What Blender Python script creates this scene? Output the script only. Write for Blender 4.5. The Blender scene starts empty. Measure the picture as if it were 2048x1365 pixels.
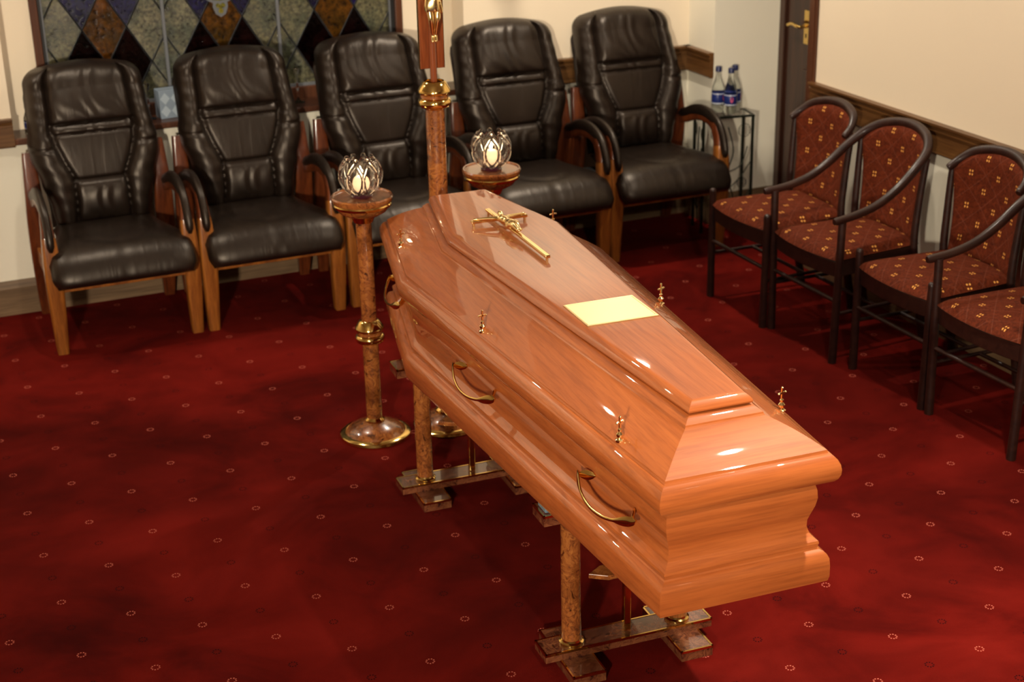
import bpy, bmesh, math, random
from mathutils import Vector, Matrix
random.seed(7)
SC = bpy.context.scene
PI = math.pi

# ------------------------------------------------------------------ camera
cam_d = bpy.data.cameras.new('camera'); cam = bpy.data.objects.new('camera', cam_d)
SC.collection.objects.link(cam); SC.camera = cam
F_PX = 3100.4; PITCH, ROLL, YAW = 0.37728, -0.0223, 0.40255
cam_d.sensor_width = 36.0; cam_d.lens = F_PX * 36.0 / 2048.0; cam_d.clip_start = 0.05
CAM = Vector((-2.1396, -5.4823, 2.3331))
fw = Vector((math.sin(YAW)*math.cos(PITCH), math.cos(YAW)*math.cos(PITCH), -math.sin(PITCH)))
ri = Vector((math.cos(YAW), -math.sin(YAW), 0)); up = ri.cross(fw)
r2 = math.cos(ROLL)*ri + math.sin(ROLL)*up; u2 = -math.sin(ROLL)*ri + math.cos(ROLL)*up
cam.matrix_world = Matrix(((r2.x, u2.x, -fw.x, CAM.x), (r2.y, u2.y, -fw.y, CAM.y), (r2.z, u2.z, -fw.z, CAM.z), (0, 0, 0, 1)))
cam_d.dof.use_dof = True
cam_d.dof.focus_distance = 3.9; cam_d.dof.aperture_fstop = 4.5

# ------------------------------------------------------------------ world, exposure
W = bpy.data.worlds.new('night'); SC.world = W; W.use_nodes = True
W.node_tree.nodes['Background'].inputs[0].default_value = (0.02, 0.025, 0.06, 1)
W.node_tree.nodes['Background'].inputs[1].default_value = 0.5
SC.view_settings.view_transform = 'Standard'; SC.view_settings.look = 'None'
SC.view_settings.exposure = 0.0; SC.view_settings.gamma = 1.0; SC.view_settings.use_curve_mapping = False
WARM = (1.0, 0.90, 0.75)

# ------------------------------------------------------------------ room dimensions
XL, XR, YB, YF, ZC = -3.4, 1.75, 1.2022, -7.6, 2.75
DZ = 0.857                       # top of the dado rail
CEIL_LAMPS = [(0.41, -2.98), (-1.22, 0.22), (-2.5, 0.75), (0.95, 0.45), (1.0, -1.3), (0.6, -5.2)]  # some of these are added only to brighten the walls
def lamp_light(name, kind, loc, power, size, col=WARM, rot=(0, 0, 0), spot=None):
    d = bpy.data.lights.new(name, kind); d.energy = power; d.color = col
    if kind == 'AREA': d.shape = 'DISK'; d.size = size
    if kind == 'SPOT': d.spot_size = spot; d.spot_blend = 0.6; d.shadow_soft_size = size
    if kind == 'POINT': d.shadow_soft_size = size
    o = bpy.data.objects.new(name, d); SC.collection.objects.link(o); o.location = loc; o.rotation_euler = rot
    return o
POW = [28, 13, 14, 30, 16, 14]
SPREAD = [84, 150, 150, 160, 150, 100]
for (x, y), pw, sd_ in zip(CEIL_LAMPS, POW, SPREAD):
    lamp_light('ceiling_lamp_light', 'AREA', (x, y, ZC-0.035), pw, 0.07).data.spread = math.radians(sd_)
# adjustable ceiling spot above the camera's side of the room, turned on the coffin
KP, KT = Vector((-1.05, -4.75, 2.52)), Vector((-0.02, -1.2, 0.45))
KEY = lamp_light('spot_lamp_light', 'SPOT', KP, 185, 0.06, (1.0, 0.88, 0.70), (KT-KP).to_track_quat('-Z', 'Y').to_euler(), math.radians(49))
KEY.data.spot_blend = 0.9
# added frontal fill light, out of view beside the left wall
FILL_POS = Vector((-3.30, -5.75, 1.75))
lamp_light('frontal_fill_light', 'AREA', FILL_POS, 98, 0.26, (1.0, 0.88, 0.70), (Vector((-.2, 1.0, 1.0))-FILL_POS).to_track_quat('-Z', 'Y').to_euler()).data.spread = math.radians(95)

# ------------------------------------------------------------------ node helpers
def srgb(r, g, b):
    f = lambda c: (c/255/12.92) if c/255 <= 0.04045 else ((c/255+0.055)/1.055)**2.4
    return (f(r), f(g), f(b), 1)
class NT:
    def __init__(s, name):
        s.m = bpy.data.materials.new(name); s.m.use_nodes = True; s.t = s.m.node_tree
        s.b = s.t.nodes['Principled BSDF']
    def n(s, typ, **kw):
        nd = s.t.nodes.new(typ)
        for k, v in kw.items(): setattr(nd, k, v)
        return nd
    def l(s, a, b): s.t.links.new(a, b)
    def val(s, x, sock):
        if isinstance(x, (int, float)): sock.default_value = x
        elif isinstance(x, (tuple, list)): sock.default_value = x
        else: s.l(x, sock)
    def math(s, op, a, b=0.0, c=None):
        nd = s.n('ShaderNodeMath', operation=op)
        s.val(a, nd.inputs[0]); s.val(b, nd.inputs[1])
        if c is not None: s.val(c, nd.inputs[2])
        return nd.outputs[0]
    def coord(s, scale=(1, 1, 1), rot=(0, 0, 0), which='Object'):
        tc = s.n('ShaderNodeTexCoord'); mp = s.n('ShaderNodeMapping')
        mp.inputs['Scale'].default_value = scale; mp.inputs['Rotation'].default_value = rot
        s.l(tc.outputs[which], mp.inputs[0]); return mp.outputs[0]
    def noise(s, vec, scale, detail=3, rough=0.5, dist=0.0):
        nd = s.n('ShaderNodeTexNoise'); s.l(vec, nd.inputs['Vector'])
        nd.inputs['Scale'].default_value = scale; nd.inputs['Detail'].default_value = detail
        nd.inputs['Roughness'].default_value = rough; nd.inputs['Distortion'].default_value = dist
        return nd.outputs[0]
    def ramp(s, fac, stops):
        nd = s.n('ShaderNodeValToRGB'); s.val(fac, nd.inputs[0]); e = nd.color_ramp.elements
        while len(e) < len(stops): e.new(0.5)
        for i, (p, c) in enumerate(stops): e[i].position = p; e[i].color = c
        return nd.outputs[0]
    def mix(s, fac, a, b, blend='MIX'):
        nd = s.n('ShaderNodeMix', data_type='RGBA', blend_type=blend)
        s.val(fac, nd.inputs[0]); s.val(a, nd.inputs[6]); s.val(b, nd.inputs[7]); return nd.outputs[2]
    def bump(s, h, strength, dist=0.01):
        nd = s.n('ShaderNodeBump'); nd.inputs['Strength'].default_value = strength; nd.inputs['Distance'].default_value = dist
        s.l(h, nd.inputs['Height']); s.l(nd.outputs[0], s.b.inputs['Normal'])
    def set(s, **kw):
        for k, v in kw.items(): s.val(v, s.b.inputs[k.replace('_', ' ')])
        return s

def m_plain(name, col, rough=0.5, metal=0.0, **kw):
    t = NT(name); t.set(Base_Color=col, Roughness=rough, Metallic=metal)
    for k, v in kw.items(): t.val(v, t.b.inputs[k.replace('_', ' ')])
    return t.m
def m_wood(name, c1, c2, c3, grain, rough=0.3, coat=1.0, coat_rough=0.03, scale=1.0, contrast=1.0):
    """grain: axis index the fibres run along"""
    t = NT(name); sc = [14*scale]*3; sc[grain] = 0.9*scale
    v = t.coord(tuple(sc)); n1 = t.noise(v, 1.6, 5, 0.6, 0.6)
    sc2 = [90*scale]*3; sc2[grain] = 4*scale
    v2 = t.coord(tuple(sc2)); n2 = t.noise(v2, 1.5, 3, 0.7)
    base = t.ramp(n1, [(0.28, c1), (0.5, c2), (0.74, c3)])
    dark = t.ramp(n2, [(0.36, (0.62, 0.58, 0.55, 1)), (0.56, (1, 1, 1, 1))])
    col = t.mix(0.75*contrast, base, dark, 'MULTIPLY')
    t.set(Base_Color=col, Roughness=rough, Specular_IOR_Level=0.3, Coat_Weight=coat, Coat_Roughness=coat_rough, Coat_IOR=1.5)
    t.bump(n2, 0.03, 0.001)
    return t.m
def m_burl(name, bright=1.0):
    t = NT(name); v = t.coord((1, 1, 1))
    nv = t.n('ShaderNodeTexNoise'); t.l(v, nv.inputs['Vector']); nv.inputs['Scale'].default_value = 14; nv.inputs['Detail'].default_value = 3
    add = t.n('ShaderNodeVectorMath', operation='MULTIPLY_ADD'); t.l(nv.outputs['Color'], add.inputs[0])
    add.inputs[1].default_value = (0.11, 0.11, 0.11); t.l(v, add.inputs[2])
    vo = t.n('ShaderNodeTexVoronoi'); t.l(add.outputs[0], vo.inputs['Vector']); vo.inputs['Scale'].default_value = 26
    n = t.noise(add.outputs[0], 38, 5, 0.65, 1.5)
    n3 = t.noise(v, 9, 2)
    base = t.ramp(n, [(0.3, (0.10*bright, 0.028*bright, 0.008, 1)), (0.48, (0.34*bright, 0.10*bright, 0.016, 1)), (0.7, (0.55*bright, 0.20*bright, 0.03, 1))])
    eye = t.ramp(vo.outputs['Distance'], [(0.10, (0.10, 0.05, 0.03, 1)), (0.26, (1, 1, 1, 1))])
    blot = t.ramp(n3, [(0.36, (0.35, 0.28, 0.22, 1)), (0.52, (1, 1, 1, 1))])
    col = t.mix(0.85, base, eye, 'MULTIPLY'); col = t.mix(0.75, col, blot, 'MULTIPLY')
    t.set(Base_Color=col, Roughness=0.25, Coat_Weight=1.0, Coat_Roughness=0.02)
    return t.m
def m_paint(name, col, rough=0.55):
    t = NT(name); v = t.coord((1, 1, 1)); n = t.noise(v, 180, 3)
    n2 = t.noise(v, 1.3, 3)
    c = t.mix(0.5, col, t.ramp(n2, [(0.3, tuple(x*0.93 for x in col[:3])+(1,)), (0.7, col)]))
    t.set(Base_Color=c, Roughness=rough); t.bump(n, 0.05, 0.002); return t.m
def m_leather():
    t = NT('dark_brown_leather'); v = t.coord((1, 1, 1))
    vo = t.n('ShaderNodeTexVoronoi'); t.l(v, vo.inputs['Vector']); vo.inputs['Scale'].default_value = 420
    n = t.noise(v, 9, 4, 0.6, 0.8)
    vs = t.coord((26, 8, 3.5)); w = t.noise(vs, 1.0, 2, 0.5, 0.6)
    h = t.math('ADD', t.math('MULTIPLY', vo.outputs['Distance'], 0.05), t.math('MULTIPLY', w, 0.7))
    c = t.ramp(n, [(0.3, (0.0058, 0.0032, 0.0021, 1)), (0.75, (0.0115, 0.0066, 0.0044, 1))])
    t.set(Base_Color=c, Roughness=0.38, Specular_IOR_Level=0.42, Specular_Tint=(1.0, 0.86, 0.74, 1))
    t.bump(h, 0.5, 0.006); return t.m
def m_fabric(name, ax):
    """red upholstery, gold four-dot motifs on a diamond lattice; ax = the two object axes used"""
    t = NT(name); tc = t.n('ShaderNodeTexCoord'); sp = t.n('ShaderNodeSeparateXYZ'); t.l(tc.outputs['Object'], sp.inputs[0])
    U, V = sp.outputs[ax[0]], sp.outputs[ax[1]]
    S = 0.125
    def lattice(off):
        a = t.math('FRACT', t.math('ADD', t.math('DIVIDE', U, S), off)); b = t.math('FRACT', t.math('ADD', t.math('DIVIDE', V, S), off))
        du = t.math('MULTIPLY', t.math('ABSOLUTE', t.math('SUBTRACT', a, 0.5)), S)
        dv = t.math('MULTIPLY', t.math('ABSOLUTE', t.math('SUBTRACT', b, 0.5)), S)
        # four dots around the node
        eu = t.math('DIVIDE', t.math('SUBTRACT', du, 0.0050), 0.0025); ev = t.math('DIVIDE', t.math('SUBTRACT', dv, 0.0066), 0.0042)
        r = t.math('ADD', t.math('MULTIPLY', eu, eu), t.math('MULTIPLY', ev, ev))
        return t.math('LESS_THAN', r, 1.0)
    dots = t.math('MAXIMUM', lattice(0.0), lattice(0.5))
    # pale diamond lines
    p = t.math('FRACT', t.math('DIVIDE', t.math('ADD', U, V), S)); q = t.math('FRACT', t.math('DIVIDE', t.math('SUBTRACT', U, V), S))
    ln = t.math('MAXIMUM', t.math('LESS_THAN', t.math('ABSOLUTE', t.math('SUBTRACT', p, 0.5)), 0.014), t.math('LESS_THAN', t.math('ABSOLUTE', t.math('SUBTRACT', q, 0.5)), 0.014))
    v = t.coord((1, 1, 1)); n = t.noise(v, 60, 4, 0.7, 1.2); n2 = t.noise(v, 900, 2)
    base = t.ramp(n, [(0.3, (0.045, 0.0070, 0.0025, 1)), (0.7, (0.135, 0.0235, 0.0070, 1))])
    c = t.mix(t.math('MULTIPLY', ln, 0.18), base, (0.30, 0.11, 0.07, 1)); c = t.mix(dots, c, (0.80, 0.36, 0.08, 1))
    t.set(Base_Color=c, Roughness=0.8, Specular_IOR_Level=0.1, Sheen_Weight=0.04, Sheen_Roughness=0.35, Sheen_Tint=(1.0, 0.24, 0.07, 1))
    t.bump(n2, 0.3, 0.001); return t.m
def m_carpet():
    t = NT('red_carpet'); tc = t.n('ShaderNodeTexCoord'); sp = t.n('ShaderNodeSeparateXYZ')
    mp = t.n('ShaderNodeMapping'); mp.vector_type = 'TEXTURE'
    mp.inputs['Location'].default_value = (-1.6779, -0.5933, 0); mp.inputs['Rotation'].default_value = (0, 0, 0.0273)
    mp.inputs['Scale'].default_value = (0.1680, 0.15375, 1)
    t.l(tc.outputs['Object'], mp.inputs[0]); t.l(mp.outputs[0], sp.inputs[0])
    X = t.math('ADD', sp.outputs[0], 0.5); Y = t.math('ADD', sp.outputs[1], 0.5)
    ix = t.math('FLOOR', X); iy = t.math('FLOOR', Y)
    dx = t.math('MULTIPLY', t.math('SUBTRACT', t.math('FRACT', X), 0.5), 0.168); dy = t.math('MULTIPLY', t.math('SUBTRACT', t.math('FRACT', Y), 0.5), 0.15375)
    par = t.math('ABSOLUTE', t.math('MODULO', t.math('ADD', ix, iy), 2.0))
    r = t.math('SQRT', t.math('ADD', t.math('MULTIPLY', dx, dx), t.math('MULTIPLY', dy, dy)))
    ring = t.math('LESS_THAN', t.math('ABSOLUTE', t.math('SUBTRACT', r, 0.0108)), 0.0023)
    ang = t.math('ARCTAN2', dy, dx); seg = t.math('GREATER_THAN', t.math('SINE', t.math('MULTIPLY', ang, 9.0)), -0.1)
    mask = t.math('MULTIPLY', ring, seg)
    v = t.coord((1, 1, 1)); n = t.noise(v, 2.2, 5, 0.62, 0.8); n2 = t.noise(v, 420, 3, 0.8)
    base = t.ramp(n, [(0.3, (0.045, 0.0012, 0.0008, 1)), (0.50, (0.100, 0.0036, 0.0020, 1)), (0.70, (0.140, 0.0062, 0.0036, 1))])
    base = t.mix(0.45, base, t.ramp(n2, [(0.35, (0.5, 0.5, 0.5, 1)), (0.65, (1.2, 1.2, 1.2, 1))]), 'MULTIPLY')
    n4 = t.noise(t.coord((1, 1.6, 1)), 0.95, 4, 0.6, 0.5)
    base = t.mix(1.0, base, t.ramp(n4, [(0.36, (0.62, 0.56, 0.56, 1)), (0.58, (1.12, 1.12, 1.12, 1))]), 'MULTIPLY')
    mot = t.mix(par, (0.46, 0.11, 0.075, 1), (0.002, 0.001, 0.002, 1))
    c = t.mix(t.math('MULTIPLY', mask, 0.95), base, mot)
    t.set(Base_Color=c, Roughness=0.95, Specular_IOR_Level=0.04, Sheen_Weight=0.06, Sheen_Roughness=0.4, Sheen_Tint=(1, 0.12, 0.08, 1))
    t.bump(n2, 0.6, 0.004); return t.m
def m_glass_tint(name, col, diff, rough=0.25, trans=(1, 1, 1), mottle=60, gloss=0.3):
    t = NT(name); v = t.coord((1, 1, 1)); n = t.noise(v, mottle, 4, 0.7); n2 = t.noise(v, mottle*0.12, 2)
    k = t.ramp(n, [(0.35, (0.22, 0.22, 0.22, 1)), (0.7, (1.9, 1.9, 1.9, 1))])
    k2 = t.ramp(n2, [(0.35, (0.38, 0.46, 0.40, 1)), (0.65, (1.35, 1.2, 1.0, 1))])
    c = t.mix(1.0, col, k, 'MULTIPLY'); c = t.mix(1.0, c, k2, 'MULTIPLY')
    tr = t.n('ShaderNodeBsdfTranslucent'); t.l(c, tr.inputs[0])
    di = t.n('ShaderNodeBsdfDiffuse'); t.l(c, di.inputs[0])
    mx = t.n('ShaderNodeMixShader'); mx.inputs[0].default_value = 1-diff; t.l(di.outputs[0], mx.inputs[1]); t.l(tr.outputs[0], mx.inputs[2])
    gl = t.n('ShaderNodeBsdfGlossy'); gl.inputs['Roughness'].default_value = rough; gl.inputs[0].default_value = (0.9, 0.9, 0.9, 1)
    bp = t.n('ShaderNodeBump'); bp.inputs['Strength'].default_value = 0.9; bp.inputs['Distance'].default_value = 0.004; t.l(n, bp.inputs['Height']); t.l(bp.outputs[0], gl.inputs['Normal'])
    fr = t.n('ShaderNodeFresnel'); fr.inputs[0].default_value = 1.5; t.l(bp.outputs[0], fr.inputs[1])
    m2 = t.n('ShaderNodeMixShader'); t.l(t.math('MULTIPLY', fr.outputs[0], gloss*3), m2.inputs[0]); t.l(mx.outputs[0], m2.inputs[1]); t.l(gl.outputs[0], m2.inputs[2])
    t.l(m2.outputs[0], t.t.nodes['Material Output'].inputs[0]); return t.m

M = {}
CW1, CW2, CW3 = (0.34, 0.082, 0.016, 1), (0.40, 0.101, 0.021, 1), (0.47, 0.128, 0.029, 1)
M['coffin_long'] = m_wood('coffin_veneer_lengthwise', CW1, CW2, CW3, 0, 0.5, 1.0, 0.02, 0.8, 0.75)
M['coffin_cross'] = m_wood('coffin_veneer_crosswise', CW1, CW2, CW3, 1, 0.5, 1.0, 0.02, 0.8, 0.75)
M['burl'] = m_burl('burl_veneer', 0.68)
M['burl_dark'] = m_burl('dark_burl_veneer', 0.38)
M['brass'] = m_plain('polished_brass', (0.80, 0.55, 0.18, 1), 0.12, 1.0)
M['gold'] = m_plain('bright_gold_plate', (0.95, 0.72, 0.34, 1), 0.16, 1.0)
M['pale_gold'] = m_plain('satin_pale_gold', (0.80, 0.60, 0.30, 1), 0.42, 1.0)
M['leather'] = m_leather()
M['chairwood'] = m_wood('reddish_chair_wood', (0.12, 0.032, 0.006, 1), (0.23, 0.070, 0.010, 1), (0.36, 0.125, 0.018, 1), 2, 0.4, 0.5, 0.12, 1.5)
M['chairwood_dark'] = m_wood('dark_red_chair_wood', (0.05, 0.010, 0.003, 1), (0.10, 0.021, 0.005, 1), (0.17, 0.042, 0.010, 1), 2, 0.38, 0.5, 0.12, 1.5)
M['mahogany'] = m_wood('dark_mahogany', (0.012, 0.003, 0.0018, 1), (0.022, 0.0055, 0.003, 1), (0.034, 0.010, 0.005, 1), 1, 0.5, 0.22, 0.2, 1.5)
M['dado'] = m_wood('dado_wood', (0.075, 0.032, 0.009, 1), (0.115, 0.05, 0.014, 1), (0.17, 0.078, 0.024, 1), 0, 0.45, 0.3, 0.2, 1.2)
M['dado_y'] = m_wood('dado_wood_y', (0.075, 0.03, 0.009, 1), (0.115, 0.047, 0.013, 1), (0.17, 0.075, 0.022, 1), 1, 0.45, 0.3, 0.2, 1.2)
M['skirting'] = m_wood('baseboard_wood', (0.10, 0.058, 0.028, 1), (0.15, 0.09, 0.045, 1), (0.22, 0.135, 0.07, 1), 0, 0.5, 0.2, 0.3, 1.0)
M['skirting_y'] = m_wood('baseboard_wood_y', (0.10, 0.058, 0.028, 1), (0.15, 0.09, 0.045, 1), (0.22, 0.135, 0.07, 1), 1, 0.5, 0.2, 0.3, 1.0)
M['doorwood'] = m_wood('dark_door_wood', (0.020, 0.006, 0.003, 1), (0.035, 0.011, 0.005, 1), (0.06, 0.02, 0.009, 1), 2, 0.4, 0.5, 0.15, 1.0)
M['framewood'] = m_wood('window_frame_wood', (0.045, 0.014, 0.006, 1), (0.075, 0.024, 0.010, 1), (0.11, 0.038, 0.015, 1), 2, 0.4, 0.4, 0.2, 1.0)
M['cream'] = m_paint('cream_wall_paint', (0.76, 0.64, 0.48, 1))
M['cream_low'] = m_paint('pale_dado_paint', (0.75, 0.695, 0.565, 1))
M['ceiling'] = m_paint('ceiling_paint', (0.42, 0.35, 0.26, 1))
M['carpet'] = m_carpet()
M['fab_seat'] = m_fabric('red_seat_fabric', (0, 1)); M['fab_back'] = m_fabric('red_back_fabric', (0, 2))
M['iron'] = m_plain('black_iron', (0.018, 0.02, 0.012, 1), 0.4, 0.7)
M['lead'] = m_plain('grey_lead_came', (0.115, 0.12, 0.13, 1), 0.5, 0.1)
M['glass'] = m_plain('clear_glass', (1, 1, 1, 1), 0.0, 0.0, Transmission_Weight=1.0, IOR=1.5)
M['crystal'] = m_plain('cut_crystal', (1, 1, 1, 1), 0.0, 0.0, Transmission_Weight=1.0, IOR=1.54)
M['water'] = m_plain('bottle_glass', (0.95, 0.98, 0.96, 1), 0.02, 0.0, Transmission_Weight=1.0, IOR=1.38)
M['blue'] = m_plain('dark_blue_label', (0.01, 0.02, 0.12, 1), 0.35)
M['cap'] = m_plain('navy_cap', (0.008, 0.012, 0.06, 1), 0.35)
M['pink'] = m_plain('pink_label_emblem', (0.45, 0.06, 0.14, 1), 0.4)
M['white'] = m_plain('white_label_print', (0.75, 0.78, 0.8, 1), 0.4)
M['purple'] = m_plain('dark_purple_base', (0.04, 0.006, 0.012, 1), 0.15, 0.0, Coat_Weight=1.0)
M['pad'] = m_plain('blue_grey_rubber', (0.10, 0.15, 0.19, 1), 0.6)
M['black'] = m_plain('black_lining', (0.006, 0.005, 0.005, 1), 0.6)
wx = NT('glowing_wax'); wx.set(Base_Color=(0.95, 0.75, 0.5, 1), Roughness=0.5, Emission_Color=(1.0, 0.62, 0.30, 1), Emission_Strength=1.1); M['wax'] = wx.m
fl = NT('candle_flame'); fl.set(Base_Color=(1, 0.8, 0.4, 1), Emission_Color=(1.0, 0.80, 0.50, 1), Emission_Strength=38.0); M['flame'] = fl.m
le = NT('lamp_glow'); le.set(Base_Color=(1, 0.9, 0.7, 1), Emission_Color=(1.0, 0.85, 0.62, 1), Emission_Strength=14.0); M['lamp'] = le.m

# ------------------------------------------------------------------ object helpers
def link(o, parent=None):
    SC.collection.objects.link(o)
    if parent is not None: o.parent = parent
    return o
def empty(name, loc=(0, 0, 0), rz=0.0):
    o = bpy.data.objects.new(name, None); link(o); o.location = loc; o.rotation_euler = (0, 0, rz); o.empty_display_size = 0.1
    return o
def tag(o, label, cat, group=None):
    o['label'] = label; o['category'] = cat
    if group: o['group'] = group
    return o
def struct(o): o['kind'] = 'structure'; return o
def mesh(name, bm, mat, parent=None, smooth=True, bevel=0.0, seg=2, sub=0, loc=None, angle=35):
    bmesh.ops.recalc_face_normals(bm, faces=bm.faces)
    me = bpy.data.meshes.new(name); bm.to_mesh(me); bm.free()
    o = bpy.data.objects.new(name, me); link(o, parent)
    for m in (mat if isinstance(mat, (list, tuple)) else [mat]): me.materials.append(m)
    if smooth:
        for p in me.polygons: p.use_smooth = True
        me.set_sharp_from_angle(angle=math.radians(angle))
    if bevel:
        b = o.modifiers.new('bevel', 'BEVEL'); b.width = bevel; b.segments = seg; b.limit_method = 'ANGLE'; b.angle_limit = math.radians(30)
    if sub:
        s = o.modifiers.new('sub', 'SUBSURF'); s.levels = sub; s.render_levels = sub
    if loc: o.location = loc
    return o
def box(bm, x0, x1, y0, y1, z0, z1, mat=0, rz=0.0, piv=(0, 0)):
    vs = []
    for z in (z0, z1):
        for x, y in ((x0, y0), (x1, y0), (x1, y1), (x0, y1)):
            if rz:
                dx, dy = x-piv[0], y-piv[1]; x, y = piv[0]+dx*math.cos(rz)-dy*math.sin(rz), piv[1]+dx*math.sin(rz)+dy*math.cos(rz)
            vs.append(bm.verts.new((x, y, z)))
    for f in ((0, 3, 2, 1), (4, 5, 6, 7), (0, 1, 5, 4), (1, 2, 6, 5), (2, 3, 7, 6), (3, 0, 4, 7)):
        bm.faces.new([vs[i] for i in f]).material_index = mat
    return bm
def B(*a, **k): return box(bmesh.new(), *a, **k)
def lathe(prof, n=40, bm=None, mat=0, c=(0, 0, 0), lobes=0, amp=0.0):
    bm = bm or bmesh.new(); rings = []
    for r, z in prof:
        if r < 1e-6: rings.append([bm.verts.new((c[0], c[1], c[2]+z))])
        else:
            rings.append([bm.verts.new((c[0]+r*math.cos(2*PI*i/n), c[1]+r*math.sin(2*PI*i/n), c[2]+z)) for i in range(n)])
    for a, b in zip(rings, rings[1:]):
        for i in range(n):
            j = (i+1) % n
            if len(a) == 1 and len(b) == 1: continue
            if len(a) == 1: f = [a[0], b[i], b[j]]
            elif len(b) == 1: f = [a[i], a[j], b[0]]
            else: f = [a[i], a[j], b[j], b[i]]
            bm.faces.new(f).material_index = mat
    return bm
def frames(pts, upv):
    out = []
    for i, p in enumerate(pts):
        a = pts[max(0, i-1)]; b = pts[min(len(pts)-1, i+1)]
        t = (b-a).normalized(); s = t.cross(upv)
        s = s.normalized() if s.length > 1e-6 else Vector((1, 0, 0))
        out.append((p, s, s.cross(t).normalized()))
    return out
def smooth_path(pts, k=6):
    P = [Vector(p) for p in pts]; out = []
    for i in range(len(P)-1):
        p0 = P[max(i-1, 0)]; p1 = P[i]; p2 = P[i+1]; p3 = P[min(i+2, len(P)-1)]
        for j in range(k):
            t = j/k; out.append(0.5*((2*p1)+(p2-p0)*t+(2*p0-5*p1+4*p2-p3)*t*t+(3*p1-p0-3*p2+p3)*t**3))
    out.append(P[-1]); return out
def sweep(pts, w, h, upv=(1, 0, 0), n=12, power=2.0, bm=None, mat=0, closed=False, cap_round=0):
    """superellipse section: half sizes w (along side) and h (along normal); w, h may be lists"""
    bm = bm or bmesh.new(); pts = [Vector(p) for p in pts]; fr = frames(pts, Vector(upv)); rings = []
    N = len(pts)
    for i, (p, s, u) in enumerate(fr):
        ww = w[i] if isinstance(w, (list, tuple)) else w; hh = h[i] if isinstance(h, (list, tuple)) else h
        ring = []
        for k in range(n):
            a = 2*PI*(k+0.5)/n; c, d = math.cos(a), math.sin(a)
            x = math.copysign(abs(c)**(2/power), c)*ww; y = math.copysign(abs(d)**(2/power), d)*hh
            ring.append(bm.verts.new(p+s*x+u*y))
        rings.append(ring)
    pairs = list(zip(rings, rings[1:]))
    if closed: pairs.append((rings[-1], rings[0]))
    for a, b in pairs:
        for k in range(n): bm.faces.new([a[k], a[(k+1) % n], b[(k+1) % n], b[k]]).material_index = mat
    if not closed:
        bm.faces.new(rings[0]).material_index = mat; bm.faces.new(rings[-1][::-1]).material_index = mat
    return bm
def tube(a, b, r, n=12, bm=None, mat=0, r2=None):
    a, b = Vector(a), Vector(b); up_ = Vector((0, 0, 1)) if abs((b-a).normalized().z) < 0.9 else Vector((1, 0, 0))
    rr = [r, r if r2 is None else r2]; return sweep([a, b], rr, rr, up_, n, 2.0, bm, mat)
def grid_solid(fn, nu, nv, bm=None):
    """closed shell: fn(u,v,side) -> point; side +1 and -1 meet on the border"""
    bm = bm or bmesh.new(); G = {}
    for s in (1, -1):
        for i in range(nu+1):
            for j in range(nv+1):
                edge = i in (0, nu) or j in (0, nv)
                if edge and s == -1: G[(s, i, j)] = G[(1, i, j)]
                else: G[(s, i, j)] = bm.verts.new(fn(-1+2*i/nu, j/nv, 0 if edge else s))
    for s in (1, -1):
        for i in range(nu):
            for j in range(nv):
                q = [G[(s, i, j)], G[(s, i+1, j)], G[(s, i+1, j+1)], G[(s, i, j+1)]]
                bm.faces.new(q if s == 1 else q[::-1])
    return bm
def copy_tree(o, parent=None):
    c = o.copy(); SC.collection.objects.link(c)
    if parent is not None: c.parent = parent
    for ch in list(o.children): copy_tree(ch, c)
    return c

# ------------------------------------------------------------------ the room
REC_L, REC_R, YW = -1.545, 0.500, 1.352       # window recess: left, right, glass plane
SILL = 0.775; PX, PY = 1.69, 0.956            # pillar corner
DX = 2.10                                     # door plane in the alcove
RE = 0.185                                    # far end of the right wall
o = struct(mesh('floor', B(XL, DX, YF, YB, -0.08, 0.0), M['carpet'], smooth=False))
o = struct(mesh('ceiling', B(XL-0.2, DX+0.2, YF-0.2, YW+0.5, ZC, ZC+0.1), M['ceiling'], smooth=False))
MW = [M['cream'], M['cream_low']]
bm = bmesh.new()   # back wall: left stretch, stretch under the sill, round the window, right stretch
T = 0.55
box(bm, XL-0.2, REC_L, YB, YB+T, -0.08, 0.80, 1); box(bm, XL-0.2, REC_L, YB, YB+T, 0.80, ZC)
box(bm, REC_L, REC_R, YB, YB+T, -0.08, SILL-0.03, 1)
box(bm, REC_L, -1.40, YW, YB+T, SILL-0.03, ZC); box(bm, 0.253, REC_R, YW, YB+T, SILL-0.03, ZC)
box(bm, -1.40, 0.253, YW, YB+T, 2.15, ZC)
box(bm, REC_R, PX, YB, YB+T, -0.08, 0.80, 1); box(bm, REC_R, PX, YB, YB+T, 0.80, ZC)
struct(mesh('wall_back', bm, MW, smooth=False))
bm = bmesh.new(); box(bm, PX, DX+0.2, PY, YB+T, -0.08, ZC, 0)
struct(mesh('wall_pillar', bm, M['cream_low'], smooth=False))
bm = bmesh.new(); box(bm, XR, DX-0.1, YF, RE, -0.08, 0.80, 1); box(bm, XR, DX-0.1, YF, RE, 0.80, ZC, 0)
struct(mesh('wall_right', bm, MW, smooth=False))
bm = bmesh.new(); box(bm, DX, DX+0.2, RE-0.6, PY, -0.08, ZC, 0); struct(mesh('wall_alcove', bm, M['cream'], smooth=False))
bm = bmesh.new(); box(bm, XL-0.2, XL, YF, YB, -0.08, 0.80, 1); box(bm, XL-0.2, XL, YF, YB, 0.80, ZC, 0); struct(mesh('wall_left', bm, MW, smooth=False))
bm = bmesh.new(); box(bm, XL-0.2, DX, YF-0.2, YF, -0.08, ZC, 0); struct(mesh('wall_front', bm, M['cream'], smooth=False))

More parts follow.
